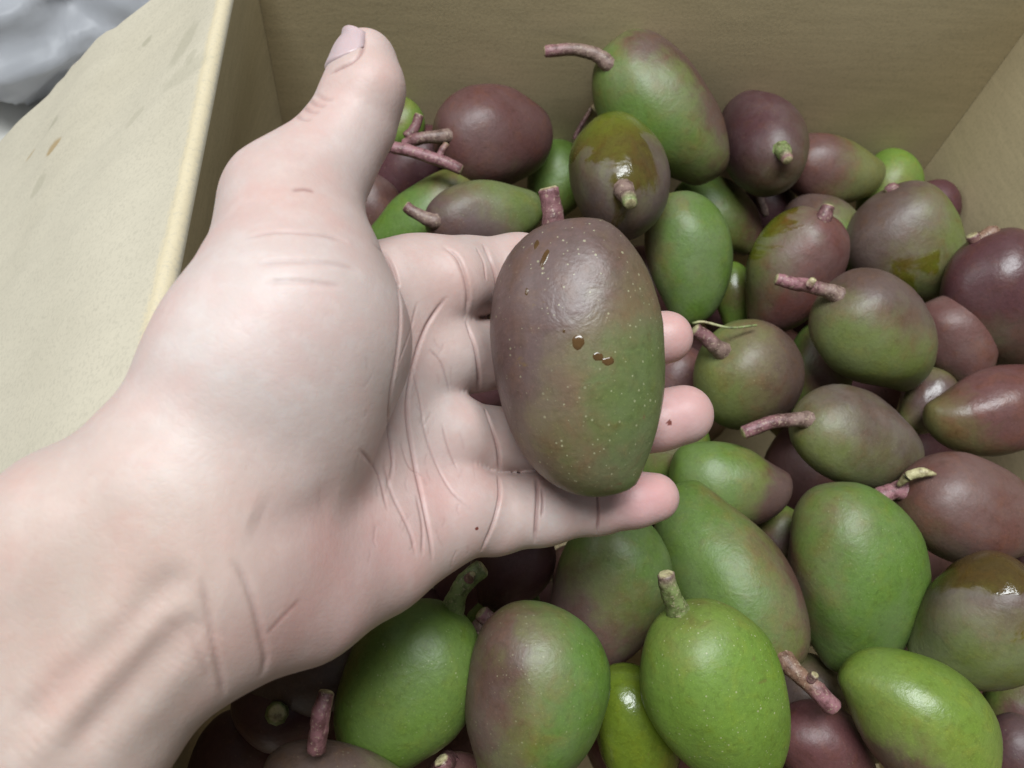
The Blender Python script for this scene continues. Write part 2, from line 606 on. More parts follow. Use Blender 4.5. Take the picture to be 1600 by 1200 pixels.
def tube(name, pts, radii, tones, parent, sides=9, n=6, knob=0.12, seed=0):
    """a tapering twig along pts (world), closed at both ends, with a colour per point"""
    P = catmull(pts, n)
    m = len(P)
    ts = np.linspace(0, len(pts) - 1, m)
    rr = np.interp(ts, range(len(radii)), radii)
    tn = np.array([np.interp(ts, range(len(tones)), [t[c] for t in tones]) for c in range(3)]).T
    vs, fs, cs = [], [], []
    up = Vector((0.31, 0.2, 0.93))
    for i in range(m):
        d = Vector(P[min(i + 1, m - 1)] - P[max(i - 1, 0)]).normalized()
        a = d.cross(up)
        if a.length < 0.1: a = d.cross(Vector((1, 0, 0)))
        a.normalize()
        b = d.cross(a)
        up = b.cross(d) if False else up
        for j in range(sides):
            th = 2 * math.pi * j / sides
            q = a * math.cos(th) + b * math.sin(th)
            kk = 1 + knob * (noise.noise(Vector(P[i]) * 260 + q * 0.7 + Vector((seed, 0, 0))) + 0.7 * noise.noise(Vector(P[i]) * 700 + q + Vector((seed, 0, 0))))
            vs.append(Vector(P[i]) + q * float(rr[i]) * kk)
            cs.append(tn[i])
    for i in range(m - 1):
        for j in range(sides):
            a_, b_ = i * sides + j, i * sides + (j + 1) % sides
            fs.append((a_, b_, b_ + sides, a_ + sides))
    # ends: a slightly domed cap; the outer end is the pale cut
    for i, cc, sgn in ((0, tones[0], -1), (m - 1, PALE, 1)):
        d = Vector(P[min(i + 1, m - 1)] - P[max(i - 1, 0)]).normalized()
        c0 = len(vs)
        base = i * sides
        ring2 = []
        for j in range(sides):
            q = Vector(P[i]) + (vs[base + j] - Vector(P[i])) * 0.72 + d * sgn * float(rr[i]) * 0.22
            ring2.append(len(vs)); vs.append(q); cs.append(cc)
        ctr = len(vs); vs.append(Vector(P[i]) + d * sgn * float(rr[i]) * 0.12); cs.append(cc)
        for j in range(sides):
            j2 = (j + 1) % sides
            if sgn > 0:
                fs += [(base + j, base + j2, ring2[j2], ring2[j]), (ring2[j], ring2[j2], ctr)]
            else:
                fs += [(base + j2, base + j, ring2[j], ring2[j2]), (ring2[j2], ring2[j], ctr)]
    inv = parent.matrix_world.inverted() if parent is not None else Matrix.Identity(4)
    me = mesh_from(name, [inv @ v for v in vs], fs)
    ca = me.color_attributes.new('tone', 'FLOAT_COLOR', 'POINT')
    for i, c in enumerate(cs):
        ca.data[i].color = (c[0], c[1], c[2], 1)
    return link(name, me, M_STEM, parent)


GROUP = 'mangoes piled in the cardboard box'
CENTERS = []


def add_mango(cx, cy, Lp, Wp, ang, tilt, d, kind, blush, bdir, label, roll=None, wet=0.0, bloom=0.25, specks=0.25, russet=0.35,
              rough=0.37, stems=(), beak=1.0, sinus=1.0, thick=0.9, wet_dir=(0, 0, 0), pole_at=None, root_at=None, blunt=0.3, bend=0.085, hook=0.0, fat=0.075, group=GROUP, nub=True):
    """cx, cy, Lp, Wp: place and size in photo pixels; ang: picture angle of the stem end; tilt: stem end towards the camera; d: depth"""
    a, t = math.radians(ang), math.radians(tilt)
    if pole_at is not None:          # lean the mango so that its stem end shows where the photo shows it
        bend = 0.0
        cc = R.T @ (at(cx, cy, d) - CAM)
        rd = R.T @ ray(*pole_at)
        rd /= np.linalg.norm(rd)
        h = 0.5 * max(Lp, 1.18 * Wp) * d / F
        q = cc @ rd
        pt = rd * (q - math.sqrt(max(h * h - (cc @ cc - q * q), 0.0)))
        v_ = (pt - cc) / np.linalg.norm(pt - cc)
        t = math.asin(max(-1, min(1, v_[2])))
        a = math.atan2(v_[1], v_[0])
        t = min(t, math.radians(max(20, tilt + 4)))
    ax = A([math.cos(a) * math.cos(t), math.sin(a) * math.cos(t), math.sin(t)])     # camera space
    if roll is None: roll = ang + 90
    rl = math.radians(roll)
    xx = A([math.cos(rl), math.sin(rl), 0.15])
    xx = xx - ax * (xx @ ax)
    xx /= np.linalg.norm(xx)
    yy = np.cross(ax, xx)
    Wr = Wp * d / F
    Lpr = Lp * d / F
    T = Wr * thick
    ct = max(math.cos(t) ** 2, 0.12)
    Lr = math.sqrt(max(Lpr ** 2 - (T * math.sin(t)) ** 2, (0.3 * Lpr) ** 2) / ct)
    Lr = min(max(Lr, Wr * 1.12), Wr * 1.75)
    seed = len(CENTERS) + 1
    me, pole = mango_mesh(Lr, Wr, T, seed, beak, sinus, blunt=blunt, bend=bend, hook=hook, fat=fat)
    o = link('mango', me, M_MANGO)
    Bc = np.array([xx, yy, ax]).T
    B = R @ Bc
    c = at(cx, cy, d)
    mw = Matrix.Identity(4)
    for i in range(3):
        for j in range(3):
            mw[i][j] = B[i, j]
        mw[i][3] = c[i]
    o.matrix_world = mw
    CENTERS.append((c, B, Lr, Wr, T))
    bd = A(bdir, float) / np.linalg.norm(bdir)
    lb = Bc.T @ bd
    o['blush_dir'] = [float(x) for x in lb]
    o['blush'] = float(blush)
    o['wet_dir'] = [float(x) for x in Bc.T @ A(wet_dir, float)]
    g, m_, p_ = GREENS[kind]
    jit = lambda c3: [float(x * random.uniform(0.93, 1.07)) for x in c3]
    o['green'], o['mid'], o['purple'] = jit(g), jit(m_), jit(p_)
    o['wet'] = float(wet)
    o['bloom'] = float(bloom)
    o['specks'] = float(specks)
    o['russet'] = float(russet)
    o['rough'] = float(rough)
    o['seed'] = [seed * 1.37, seed * 2.11, seed * 0.77]
    tag(o, label, 'mango', group)
    pw = mw @ pole
    inn = mw @ (pole * 0.94)
    if pole_at is not None or root_at is not None:
        bv = BVHTree.FromPolygons([mw @ v.co for v in me.vertices], [tuple(p.vertices) for p in me.polygons])
        hh = bv.ray_cast(Vector(CAM), Vector(ray(*(root_at or pole_at))).normalized())
        if hh[0] is not None:
            pw = hh[0]
            inn = hh[0] - hh[1] * 0.003
    pd = -(R.T @ (A(pw) - CAM))[2]
    for s in stems:
        pts, radii, tones = s[0], s[1], s[2]
        start = s[3] if len(s) > 3 else 'pole'
        if start == 'pole':
            W_ = [A(inn), A(pw)] + [at(x, y, pd + dz / 1000) for x, y, dz in pts]
            rr = [radii[0] * 1.5, radii[0] * 1.25] + list(radii)
            tt = [tones[0], tones[0]] + list(tones)
        else:
            W_ = [at(x, y, pd + dz / 1000) for x, y, dz in pts]
            rr, tt = list(radii), list(tones)
        rr = rr[:len(W_)] + [rr[-1]] * (len(W_) - len(rr))
        tt = tt[:len(W_)] + [tt[-1]] * (len(W_) - len(tt))
        tube(s[4] if len(s) > 4 else 'stem', W_, [x / 1000 for x in rr], tt, o, seed=seed)
    return o


def settle(T, iters=250):
    """push overlapping neighbours apart along their own lines of sight, so that the pile only touches"""
    n = len(T)
    d0 = np.array([on_z(t[0], t[1], t[6]) for t in T])
    d = d0.copy()
    rays = np.array([ray(t[0], t[1]) for t in T])
    axs, ct = [], []
    for t in T:
        a, q = math.radians(t[4]), math.radians(t[5])
        axs.append(R @ A([math.cos(a) * math.cos(q), math.sin(a) * math.cos(q), math.sin(q)]))
    axs = np.array(axs)
    S = np.array([-0.62, -0.33, 0, 0.33, 0.62])
    Wp = np.array([t[3] for t in T]); Lp = np.array([max(t[2], t[3] * 1.2) for t in T])
    for it in range(iters):
        W_, L_ = Wp * d / F, np.minimum(Lp, Wp * 1.7) * d / F
        C = rays * d[:, None]
        P = C[:, None, :] + axs[:, None, :] * (S[None, :, None] * L_[:, None, None] / 2)
        Q = W_[:, None] / 2 * np.sqrt(1 - S[None, :] ** 2) * 0.92
        P = P.reshape(-1, 3); Q = Q.reshape(-1)
        D = np.linalg.norm(P[:, None] - P[None], axis=2)
        pen = (Q[:, None] + Q[None] - D).reshape(n, 5, n, 5).max(axis=(1, 3))
        np.fill_diagonal(pen, 0)
        pen = np.maximum(pen, 0)
        sgn = np.sign(d0[:, None] - d0[None])
        d += (pen * sgn).sum(1) * 0.16 + (d0 - d) * 0.03
        d = np.clip(d, d0 - 0.022, d0 + 0.05)
        hw = 0.46 * Wp / F                                   # and nothing pokes through the box walls
        d = np.minimum(d, (YB - 0.004) / (rays[:, 1] + hw))
        d = np.minimum(d, (XR - 0.003) / np.maximum(rays[:, 0] + hw, 0.05))
        d = np.where(rays[:, 0] - hw < -0.05, np.minimum(d, (XL - 0.016) / np.minimum(rays[:, 0] - hw, -0.05)), d)
    return d


# picture centre, length, width, stem angle, tilt, height above the pile plane, kind, blush, blush direction, label, options
T = [
 # --- back row
 (1031, 177, 268, 166, 128, 8, 0.035, 'g', 0.42, (0.60, 0.62, -0.5), 'big green mango with a purple back, highest against the back wall',
  dict(roll=215, root_at=(948, 98), bend=-.02, stems=[([(932, 86, -1), (900, 78, -2), (852, 80, -2)], [3.2, 2.9, 2.7, 2.8, 2.7], [GREY, GREY, PINK, PINK, PINK])], specks=.1, beak=1.3, sinus=1.7, hook=-.10, wet=.02)),
 (963, 265, 212, 168, 283, 50, 0.022, 'o', -0.05, (0.3, -0.85, 0.2), 'olive mango with a wet glossy top, its cut stalk pointing at the viewer',
  dict(roll=100, pole_at=(975, 297), wet=.42, wet_dir=(-.1, .85, .3), bloom=.25, specks=.15, stems=[([(981, 308, -4), (985, 318, -7)], [3.6, 3.0, 3.2, 3.4], [GREY, LEAF, LEAF, PALE])])),
 (772, 213, 190, 153, 185, 25, 0.012, 'p', 0.75, (0.2, 0.4, 0.3), 'round purple mango with a forked pink stalk, against the back wall beside the thumb',
  dict(roll=80, pole_at=(697, 213), bloom=.2, specks=.06, stems=[([(672, 214, -2), (650, 218, -2), (632, 226, 0)], [2.9, 2.9, 2.7, 2.6, 2.6], [GREY, DUSK, PINK, PINK]),
     ([(636, 214, 1), (648, 200, 1), (655, 180, 0)], [2.6, 2.5, 2.3], [DUSK, DUSK, DUSK], 'free', 'twig'),
     ([(613, 231, -8), (640, 236, -8), (690, 252, -8), (720, 265, -7)], [2.9, 2.9, 2.9, 2.6], [PINK, PINK, PINK, DUSK], 'free', 'twig'),
     ([(684, 251, -8), (690, 237, -9), (698, 225, -9)], [2.1, 1.7, 1.4], [PINK, PINK, BROWN], 'free', 'twig')])),
 (1190, 216, 182, 134, 285, 38, 0.016, 'd', 0.35, (-0.4, 0.7, 0.2), 'dark brown mango on end at the back wall, right of the highest mango',
  dict(roll=80, pole_at=(1222, 234), bloom=.3, specks=.2, russet=.6, stems=[([(1227, 243, -3), (1231, 250, -5)], [3.4, 2.8, 2.7, 2.9], [LEAF, PINK, DUSK, PALE])])),
 (1300, 264, 165, 106, 168, 5, 0.002, 'p', 0.02, (-0.85, 0.2, 0.2), 'purple mango with a yellow green tip pointing right, lying beside the dark brown mango',
  dict(roll=80, bloom=.25, specks=.1, blunt=.1, beak=.6)),
 (1385, 292, 120, 92, 60, 0, -0.022, 'b', -0.9, (0, 0, 1), 'bright green mango half hidden in the far right corner of the box', dict(bloom=.15)),
 (1456, 322, 80, 76, 40, 0, -0.012, 'd', 0.9, (0, 0, 1), 'small dark purple mango in the far corner behind the broad olive mango', dict(bloom=.2)),
 (640, 262, 150, 118, 30, 0, -0.02, 'd', 0.9, (0, .5, 1), 'dark purple mango in the shade under the forked pink stalk', dict(bloom=.2)),
 (572, 330, 120, 100, 60, 0, -0.025, 'p', 0.2, (0, .5, 1), 'dull brown mango in shade behind the thumb web', dict(bloom=.35)),
 (622, 196, 90, 70, 60, 0, -0.03, 'b', -0.9, (0, .5, 1), 'light green mango barely showing behind the small upright twig', dict(bloom=.15)),
 (665, 338, 215, 112, 32, 0, -0.012, 'g', -0.75, (0.5, 0.6, 0), 'light green mango lying slanted between the thumb and the grey green mango', dict(roll=120, bloom=.2)),
 (868, 284, 130, 96, 70, 0, -0.022, 'g', -0.6, (0, -1, 0), 'green mango wedged behind the wet olive mango', dict(bloom=.2, stems=[([(897, 218, -14), (908, 196, -16), (924, 166, -18), (921, 140, -18)], [1.3, 1.3, 1.2, 1.0], [DUSK, DUSK, BROWN, PALE], 'free', 'twig'),
     ([(925, 166, -18), (935, 171, -21)], [1.6, 2.3], [BROWN, PALE], 'free', 'twig')])),
 (757, 338, 192, 112, 181, 6, 0.004, 'o', 0.1, (-0.6, -0.5, 0.2), 'grey green mango with a short brown stalk, lying behind the index finger',
  dict(roll=82, pole_at=(676, 345), bloom=.4, specks=.5, stems=[([(648, 332, 0), (634, 322, -1)], [2.8, 2.5, 2.4, 2.7], [GREY, DUSK, DUSK, BROWN])])),
 # --- second row
 (1118, 340, 160, 108, 150, 0, -0.018, 'g', -0.25, (0.8, 0.2, 0), 'green mango behind the large pale green one, below the highest mango', dict(bloom=.25)),
 (1072, 404, 212, 134, 100, 4, 0.0, 'g', -0.5, (-0.8, 0.3, -.3), 'large pale green mango just right of the top of the held mango', dict(roll=190, bloom=.4, specks=.1, sinus=1.2)),
 (1272, 388, 165, 136, 80, 5, -0.016, 'g', -0.2, (-0.3, 0.8, 0), 'dull green mango showing as an arc behind the purple mango with a wet green cheek', dict(bloom=.3)),
 (1236, 424, 196, 146, 64, 8, 0.004, 'p', 0.30, (0.65, -0.45, 0.25), 'purple mango with a wet green cheek and a small red stub at its top',
  dict(roll=170, pole_at=(1288, 338), bloom=.35, specks=.05, wet=.34, wet_dir=(-.75, .6, .1), stems=[([(1294, 322, -1)], [3.0, 2.4, 1.8], [DUSK, PINK, DUSK])])),
 (1145, 462, 130, 62, 95, 0, -0.03, 'g', -0.7, (0, 0, 1), 'narrow strip of green mango in the gap right of the large pale green mango', dict(bloom=.1, rough=.2)),
 (1195, 322, 95, 80, 70, 10, -0.03, 'd', 0.8, (0, 0, 1), 'dark mango deep below the standing dark brown mango, with two grey stalks', dict(bloom=.1, stems=[([(1186, 306, -8), (1196, 336, -6)], [2.6, 2.6], [GREY, GREY], 'free'), ([(1216, 296, -8), (1212, 322, -6)], [2.4, 2.4], [BROWN, GREY], 'free', 'twig')])),
 (1420, 384, 190, 172, 118, 12, 0.008, 'o', 0.05, (-0.85, 0.25, 0), 'broad olive mango with a tiny red bud on its shoulder, by the right wall corner',
  dict(roll=20, bloom=.4, specks=.15, wet=.27, wet_dir=(.1, -.8, .3), stems=[([(1386, 300, 1)], [2.6, 2.4, 1.9], [DUSK, PINK, PINK])])),
 (1572, 470, 225, 166, 112, 8, 0.004, 'd', 1.0, (0.3, 0.5, 0.2), 'dark wine purple mango with a brown stub, against the right wall of the box',
  dict(roll=20, bloom=.15, specks=.05, rough=.26, stems=[([(1526, 378, 0), (1519, 368, -1)], [2.8, 2.8, 2.5, 2.2], [BROWN, DUSK, BROWN])])),
 (1492, 532, 150, 112, 118, -5, -0.008, 'p', 0.75, (0, 0.3, 0.3), 'brownish purple mango squeezed between the ridged mango and the right wall', dict(bloom=.35, specks=.05)),
 (1368, 524, 222, 166, 140, 14, 0.016, 'o', 0.0, (0.25, 0.9, 0.05), 'ridged green and russet mango with a long knobbly pink stalk',
  dict(roll=235, pole_at=(1308, 460), bloom=.3, specks=.15, russet=.5, beak=1.9, sinus=1.4, stems=[([(1288, 453, -1), (1262, 446, -2), (1240, 443, -5), (1214, 436, -5)], [3.2, 3.0, 2.9, 2.7, 2.5, 2.5], [GREY, PINK, PINK, PINK, PINK, BROWN]),
     ([(1263, 446, -5), (1272, 436, -7)], [2.0, 1.3], [PINK, PALE], 'free', 'twig')])),
 (1170, 592, 178, 170, 140, 38, 0.010, 'o', 0.1, (0.85, 0.15, 0.05), 'round green and purple mango whose dark stalk points at the middle fingertip',
  dict(roll=230, pole_at=(1128, 548), bloom=.15, specks=.35, russet=.75, stems=[([(1117, 540, -3), (1102, 526, -4), (1086, 516, -5)], [3.4, 3.2, 3.0, 2.8, 2.6], [GREY, DUSK, DUSK, DUSK, DUSK]),
     ([(1082, 505, -5), (1100, 503, -7), (1140, 512, -8), (1182, 508, -6)], [0.55, 0.55, 0.55, 0.5], [LEAF, PALE, LEAF, LEAF], 'free', 'flower_stalk')])),
 (1276, 584, 160, 100, 80, 0, -0.026, 'g', -0.6, (0, 0, 1), 'green mango deep in the gap between the round mango and the ridged mango', dict(bloom=.1)),
 (1448, 628, 110, 84, 60, 0, -0.024, 'o', -0.4, (0, 0, 1), 'pale green mango glimpsed under the beak of the ridged mango', dict(bloom=.3, rough=.2)),
 (1341, 690, 234, 150, 159, 8, 0.010, 'o', 0.08, (0.55, 0.65, 0.1), 'scuffed green and purple mango with a smooth pink stalk, by the ring finger',
  dict(roll=262, pole_at=(1260, 656), bloom=.5, specks=.2, russet=.8, wet=.12, stems=[([(1240, 656, -2), (1205, 660, -4), (1162, 676, -4)], [3.0, 2.9, 2.8, 2.8, 2.5], [GREY, DUSK, PINK, PINK, PINK])])),
 (1548, 640, 205, 134, 15, 0, 0.002, 'p', 0.60, (0.5, 0.5, 0.3), 'smooth brownish purple mango lying flat at the right edge',
  dict(roll=100, bloom=.15, specks=.05, rough=.26, blunt=.6)),
 # --- under the fingers
 (1052, 600, 130, 100, 60, 0, -0.03, 'p', 0.4, (0, 0, 1), 'dark mango in the shade between the middle and ring fingertips', dict(bloom=.1)),
 (1040, 706, 150, 110, 40, 0, -0.012, 'g', -0.7, (0, 0, 1), 'plain green mango showing between the ring and little fingers', dict(bloom=.2)),
 (1140, 754, 194, 134, 168, 4, -0.002, 'g', -0.15, (0.85, -0.1, -0.05), 'green mango with a dusky purple right end, right of the little fingertip',
  dict(roll=90, bloom=.3, specks=.15, blunt=.5)),
 (1515, 800, 235, 168, 163, 8, 0.006, 'p', 0.95, (0.3, 0.4, 0.2), 'large dusty purple mango with a pink stalk and a pale dry bract',
  dict(roll=250, pole_at=(1410, 766), bloom=.4, specks=.1, stems=[([(1394, 768, -1), (1374, 776, -1)], [3.4, 3.8, 3.5, 3.3], [PINK, PINK, PINK, DUSK]),
     ([(1404, 758, -5), (1420, 744, -9), (1440, 738, -11), (1462, 741, -12)], [1.0, 2.0, 2.0, 0.6], [PALE, PALE, PALE, PALE], 'free', 'bract')])),
 (1618, 828, 130, 90, 80, 0, -0.005, 'd', 0.9, (0, 0, 1), 'dark purple mango cut by the right edge, behind the large dusty purple one', dict(bloom=.15)),
 (1330, 900, 300, 210, 98, 5, 0.006, 'g', -0.55, (-0.8, 0.35, -0.25), 'large plain green mango without a stalk, right of the green mango with a purple flank',
  dict(roll=185, bloom=.3, specks=.3, sinus=.6, fat=.0, blunt=.5, thick=.86)),
 (1213, 842, 110, 84, 60, 0, -0.03, 'g', -0.5, (0, 0, 1), 'small dim green mango in the gap left of the large plain green mango', dict(bloom=.1)),
 (1136, 902, 318, 186, 308, 6, 0.002, 'g', -0.12, (0.85, 0.0, -0.1), 'long green mango with a purple right flank and a pink pointed stalk below',
  dict(roll=35, pole_at=(1226, 1032), bloom=.3, specks=.2, stems=[([(1242, 1048, -3), (1262, 1066, -4), (1280, 1082, -5), (1302, 1106, -5)], [3.2, 3.0, 3.2, 3.4, 2.6, 0.8], [BROWN, BROWN, PINK, PINK, DUSK, BROWN]),
     ([(1266, 1062, -6), (1273, 1054, -8)], [1.8, 1.5], [PINK, GREY], 'free', 'twig')])),
 (1532, 974, 225, 200, 60, 20, 0.004, 'o', -0.12, (-0.1, 0.8, 0.1), 'blotchy olive mango with wet amber patches at the right edge',
  dict(roll=160, bloom=.55, specks=.1, wet=.46, wet_dir=(.2, .75, .1), russet=.6, blunt=.7)),
 (1432, 1128, 262, 186, 312, 10, -0.006, 'b', 0.02, (-0.2, -0.85, -0.1), 'bright green mango shading to brown below, at the bottom right',
  dict(roll=220, bloom=.15, specks=.1, rough=.24, wet=.1)),
 (1122, 1092, 325, 214, 117, 6, 0.018, 'b', -0.65, (-0.5, 0.6, -0.4), 'bright yellow green speckled mango with an upright stalk, at the bottom',
  dict(roll=200, pole_at=(1060, 954), bloom=.12, specks=1.0, stems=[([(1050, 932, -3), (1044, 914, -5), (1040, 898, -6)], [3.2, 3.2, 2.9, 2.8, 3.0], [LEAF, LEAF, GREY, DUSK, DUSK])])),
 (992, 1148, 225, 132, 100, 0, -0.012, 'y', -0.6, (0.6, -0.5, 0), 'small glossy dark yellow green mango wedged behind the speckled one', dict(roll=180, bloom=.02, rough=.12, specks=.1)),
 (944, 926, 268, 180, 75, 6, -0.004, 'g', 0.22, (-0.6, -0.65, 0.15), 'mango half green and half dusty purple lying under the little finger',
  dict(roll=160, bloom=.35, specks=.25, blunt=.5, russet=.4)),
 (826, 1096, 312, 222, 82, 6, 0.012, 'g', -0.05, (-0.85, 0.25, 0.05), 'green mango with a brown blush down its left side, below the palm',
  dict(roll=165, bloom=.35, specks=.45, russet=.3)),
 (636, 1078, 292, 208, 64, 8, 0.008, 'g', -0.5, (-0.6, -0.1, -0.4), 'dark green speckled mango with a thick green stalk reaching up to the palm',
  dict(roll=330, pole_at=(708, 950), bloom=.15, specks=.7, stems=[([(716, 928, -3), (728, 908, -4), (754, 888, -4)], [3.3, 3.3, 3.1, 2.9, 2.7], [LEAF, LEAF, LEAF, DUSK, DUSK]),
     ([(732, 905, -7), (738, 897, -9)], [1.8, 1.2], [DUSK, BROWN], 'free', 'twig')])),
 (795, 880, 150, 130, 75, 0, -0.016, 'd', 0.6, (0, 0, 1), 'dark brown mango in the shade directly under the base of the little finger', dict(bloom=.15, specks=.3)),
 (762, 1040, 130, 110, 95, 10, -0.024, 'g', -0.7, (0, 0, 1), 'green mango behind the blushed one, its short pink stalk showing between two others',
  dict(bloom=.15, stems=[([(765, 972, -4), (752, 958, -5)], [3.2, 3.0, 2.8, 2.6], [GREY, PINK, PINK, DUSK])])),
 (790, 960, 120, 90, 20, 0, -0.032, 'g', -0.8, (0, 0, 1), 'sliver of green mango in the gap below the palm heel', dict(bloom=.2)),
 (528, 1240, 250, 160, 170, 0, 0.0, 'o', 0.15, (-0.3, 0.3, 0.2), 'olive brown mango cut by the bottom edge, nearest to the wrist',
  dict(roll=80, bloom=.25, specks=.2, russet=.5, stems=[([(494, 1170, -10), (499, 1140, -12), (502, 1112, -13), (510, 1082, -12)], [3.0, 2.7, 2.9, 2.4], [DUSK, PINK, PINK, DUSK], 'free')])),
 (455, 1095, 190, 150, 262, 78, -0.006, 'd', 0.9, (0, 0, 1), 'dark purple mango under the wrist with its round pale stalk scar showing',
  dict(bloom=.1, pole_at=(433, 1114), stems=[([(432, 1115, -3)], [3.2, 2.9, 2.8, 2.6], [LEAF, LEAF, LEAF, LEAF])])),
 (490, 1050, 235, 120, 20, 0, 0.0, 'o', 0.15, (0, 0, 1), 'tan olive mango in the shadow just under the heel of the hand', dict(roll=110, bloom=.3)),
 (1290, 1182, 190, 130, 130, 0, -0.022, 'p', 0.9, (0, 0, 1), 'deep purple mango low in the gap right of the speckled mango', dict(bloom=.15, specks=.2)),
 (1258, 1098, 150, 120, 60, 0, -0.03, 'o', -0.1, (-.4, 0, 1), 'grey green mango in shadow under the pink pointed stalk', dict(bloom=.4)),
 (1578, 1186, 140, 120, 60, 10, -0.022, 'd', 0.8, (0, 0, 1), 'dark purple mango in the bottom right corner with a pinkish shoulder', dict(bloom=.35)),
 (1590, 1106, 120, 110, 60, 0, -0.034, 'g', -0.3, (0, 0, 1), 'dark green mango almost lost in shadow at the bottom right edge', dict(bloom=.05)),
 (352, 1195, 170, 120, 60, 0, -0.026, 'd', 0.9, (0, 0, 1), 'dark reddish mango in deep shade beneath the wrist at the bottom edge', dict(bloom=.1)),
 (716, 1240, 130, 100, 100, 15, -0.016, 'p', 0.7, (0, 0, 1), 'mango below the bottom edge of which only a little red stalk end shows',
  dict(bloom=.2, stems=[([(694, 1194, -8), (690, 1188, -9)], [2.8, 2.8, 2.6, 2.6], [DUSK, DUSK, PINK, DUSK])])),
]


DEPTH = settle(T)
for t, d in zip(T, DEPTH):
    add_mango(t[0], t[1], t[2], t[3], t[4], t[5], float(d), t[7], t[8], t[9], t[10], **t[11])

# mangoes of the layers below, seen only as dark shapes in the gaps
rr = random.Random(11)
for row in range(6):
    for col in range(6):
        x = XL + 0.045 + col * 0.058 + rr.uniform(-0.012, 0.012)
        y = -0.02 + row * 0.062 + rr.uniform(-0.012, 0.012)
        z = -0.088 + rr.uniform(-0.008, 0.008)
        pc = R.T @ (A([x, y, z]) - CAM)
        dd = -pc[2]
        px, py = 800 + F * pc[0] / dd, 600 - F * pc[1] / dd
        Wl = 0.050 * F / dd
        add_mango(px, py, Wl * 1.4, Wl, rr.uniform(0, 360), 0, dd, rr.choice('pdodp'), rr.uniform(0.2, 0.8), (0, 0.4, 1),
                  'mango buried under the top layer, only a dark glimpse of it in a gap', bloom=0.1)


# ------------------------------------------------------------------ dried sap on the skins
k = NT('dried_sap')
k.set(k.b.inputs['Base Color'], k.mix(k.noise(k.coord(), 500, 3), (0.050, 0.026, 0.010), (0.105, 0.055, 0.018)))
k.b.inputs['Roughness'].default_value = 0.16
M_SAP = k.m


def add_sap(o, px, py, rx, ry, ang, seed):
    """a thin hardened run of sap lying on a mango's skin"""
    inv = o.matrix_world.inverted()
    bv = BVHTree.FromPolygons([v.co for v in o.data.vertices], [tuple(p.vertices) for p in o.data.polygons])
    org_ = inv @ Vector(CAM)
    rings, seg = 4, 14
    top, ok = [], True
    ca_, sa_ = math.cos(ang), math.sin(ang)
    for i in range(rings + 1):
        for j in range(seg if i else 1):
            th = 2 * math.pi * j / seg
            rr_ = i / rings * (1 + 0.38 * noise.noise(Vector((math.cos(th) * 1.3, math.sin(th) * 1.3, seed * 5.3))))
            x, y = rx * rr_ * math.cos(th), ry * rr_ * math.sin(th)
            q = inv @ Vector(at(px + x * ca_ - y * sa_, py + x * sa_ + y * ca_, 0.5))
            h = bv.ray_cast(org_, (q - org_).normalized())
            if h[0] is None: return
            lift = 0.00008 * math.sqrt(max(0, 1 - (i / rings) ** 2)) + (0.00006 if i < rings else -0.00008)
            top.append(h[0] + h[1] * lift)
    fs = [(0, 1 + j, 1 + (j + 1) % seg) for j in range(seg)]
    for i in range(1, rings):
        b0, b1 = 1 + (i - 1) * seg, 1 + i * seg
        for j in range(seg):
            fs.append((b0 + j, b1 + j, b1 + (j + 1) % seg, b0 + (j + 1) % seg))
    link('sap_stain', mesh_from('sap_stain', top, fs), M_SAP, o)


def by_label(txt):
    return [o for o in COL.objects if txt in str(o.get('label', ''))][0]


# ------------------------------------------------------------------ the held mango and the hand
add_mango(905, 558, 440, 272, 93, 2, 0.203, 'h', 0.26, (-0.88, 0.40, 0.02), 'speckled purple mango with a green lower right side, held up in the hand',
          roll=352, bloom=.28, specks=1.0, russet=.9, rough=.30, wet=.10, beak=1.2, sinus=.55, fat=.015, thick=.82, blunt=.42, bend=.015, hook=.06, group='HELD',
          stems=[([(868, 372, 2), (864, 345, 0), (862, 320, -1), (857, 296, -2)], [2.8, 3.0, 2.7, 2.7, 2.9], [GREY, DUSK, DUSK, PINK], 'free')])
held = [o for o in COL.objects if o.get('group') == 'HELD'][0]
del held['group']
bpy.context.view_layer.update()
for px, py, rx, ry, an in [(904, 534, 11, 13, 0.3), (934, 557, 10, 8, 0.2), (951, 564, 11, 7, -0.3), (851, 404, 5, 17, 0.35), (838, 382, 4, 10, 0.4), (823, 456, 3, 6, 0.1), (881, 517, 2.5, 4, 0)]:
    add_sap(held, px, py, rx, ry, an, px)


def P(px, py, d):
    return A([(px - 800) / F * d, -(py - 600) / F * d, -d])          # camera space, millimetres


def dparm(x, y):
    return P(x, y, 156)


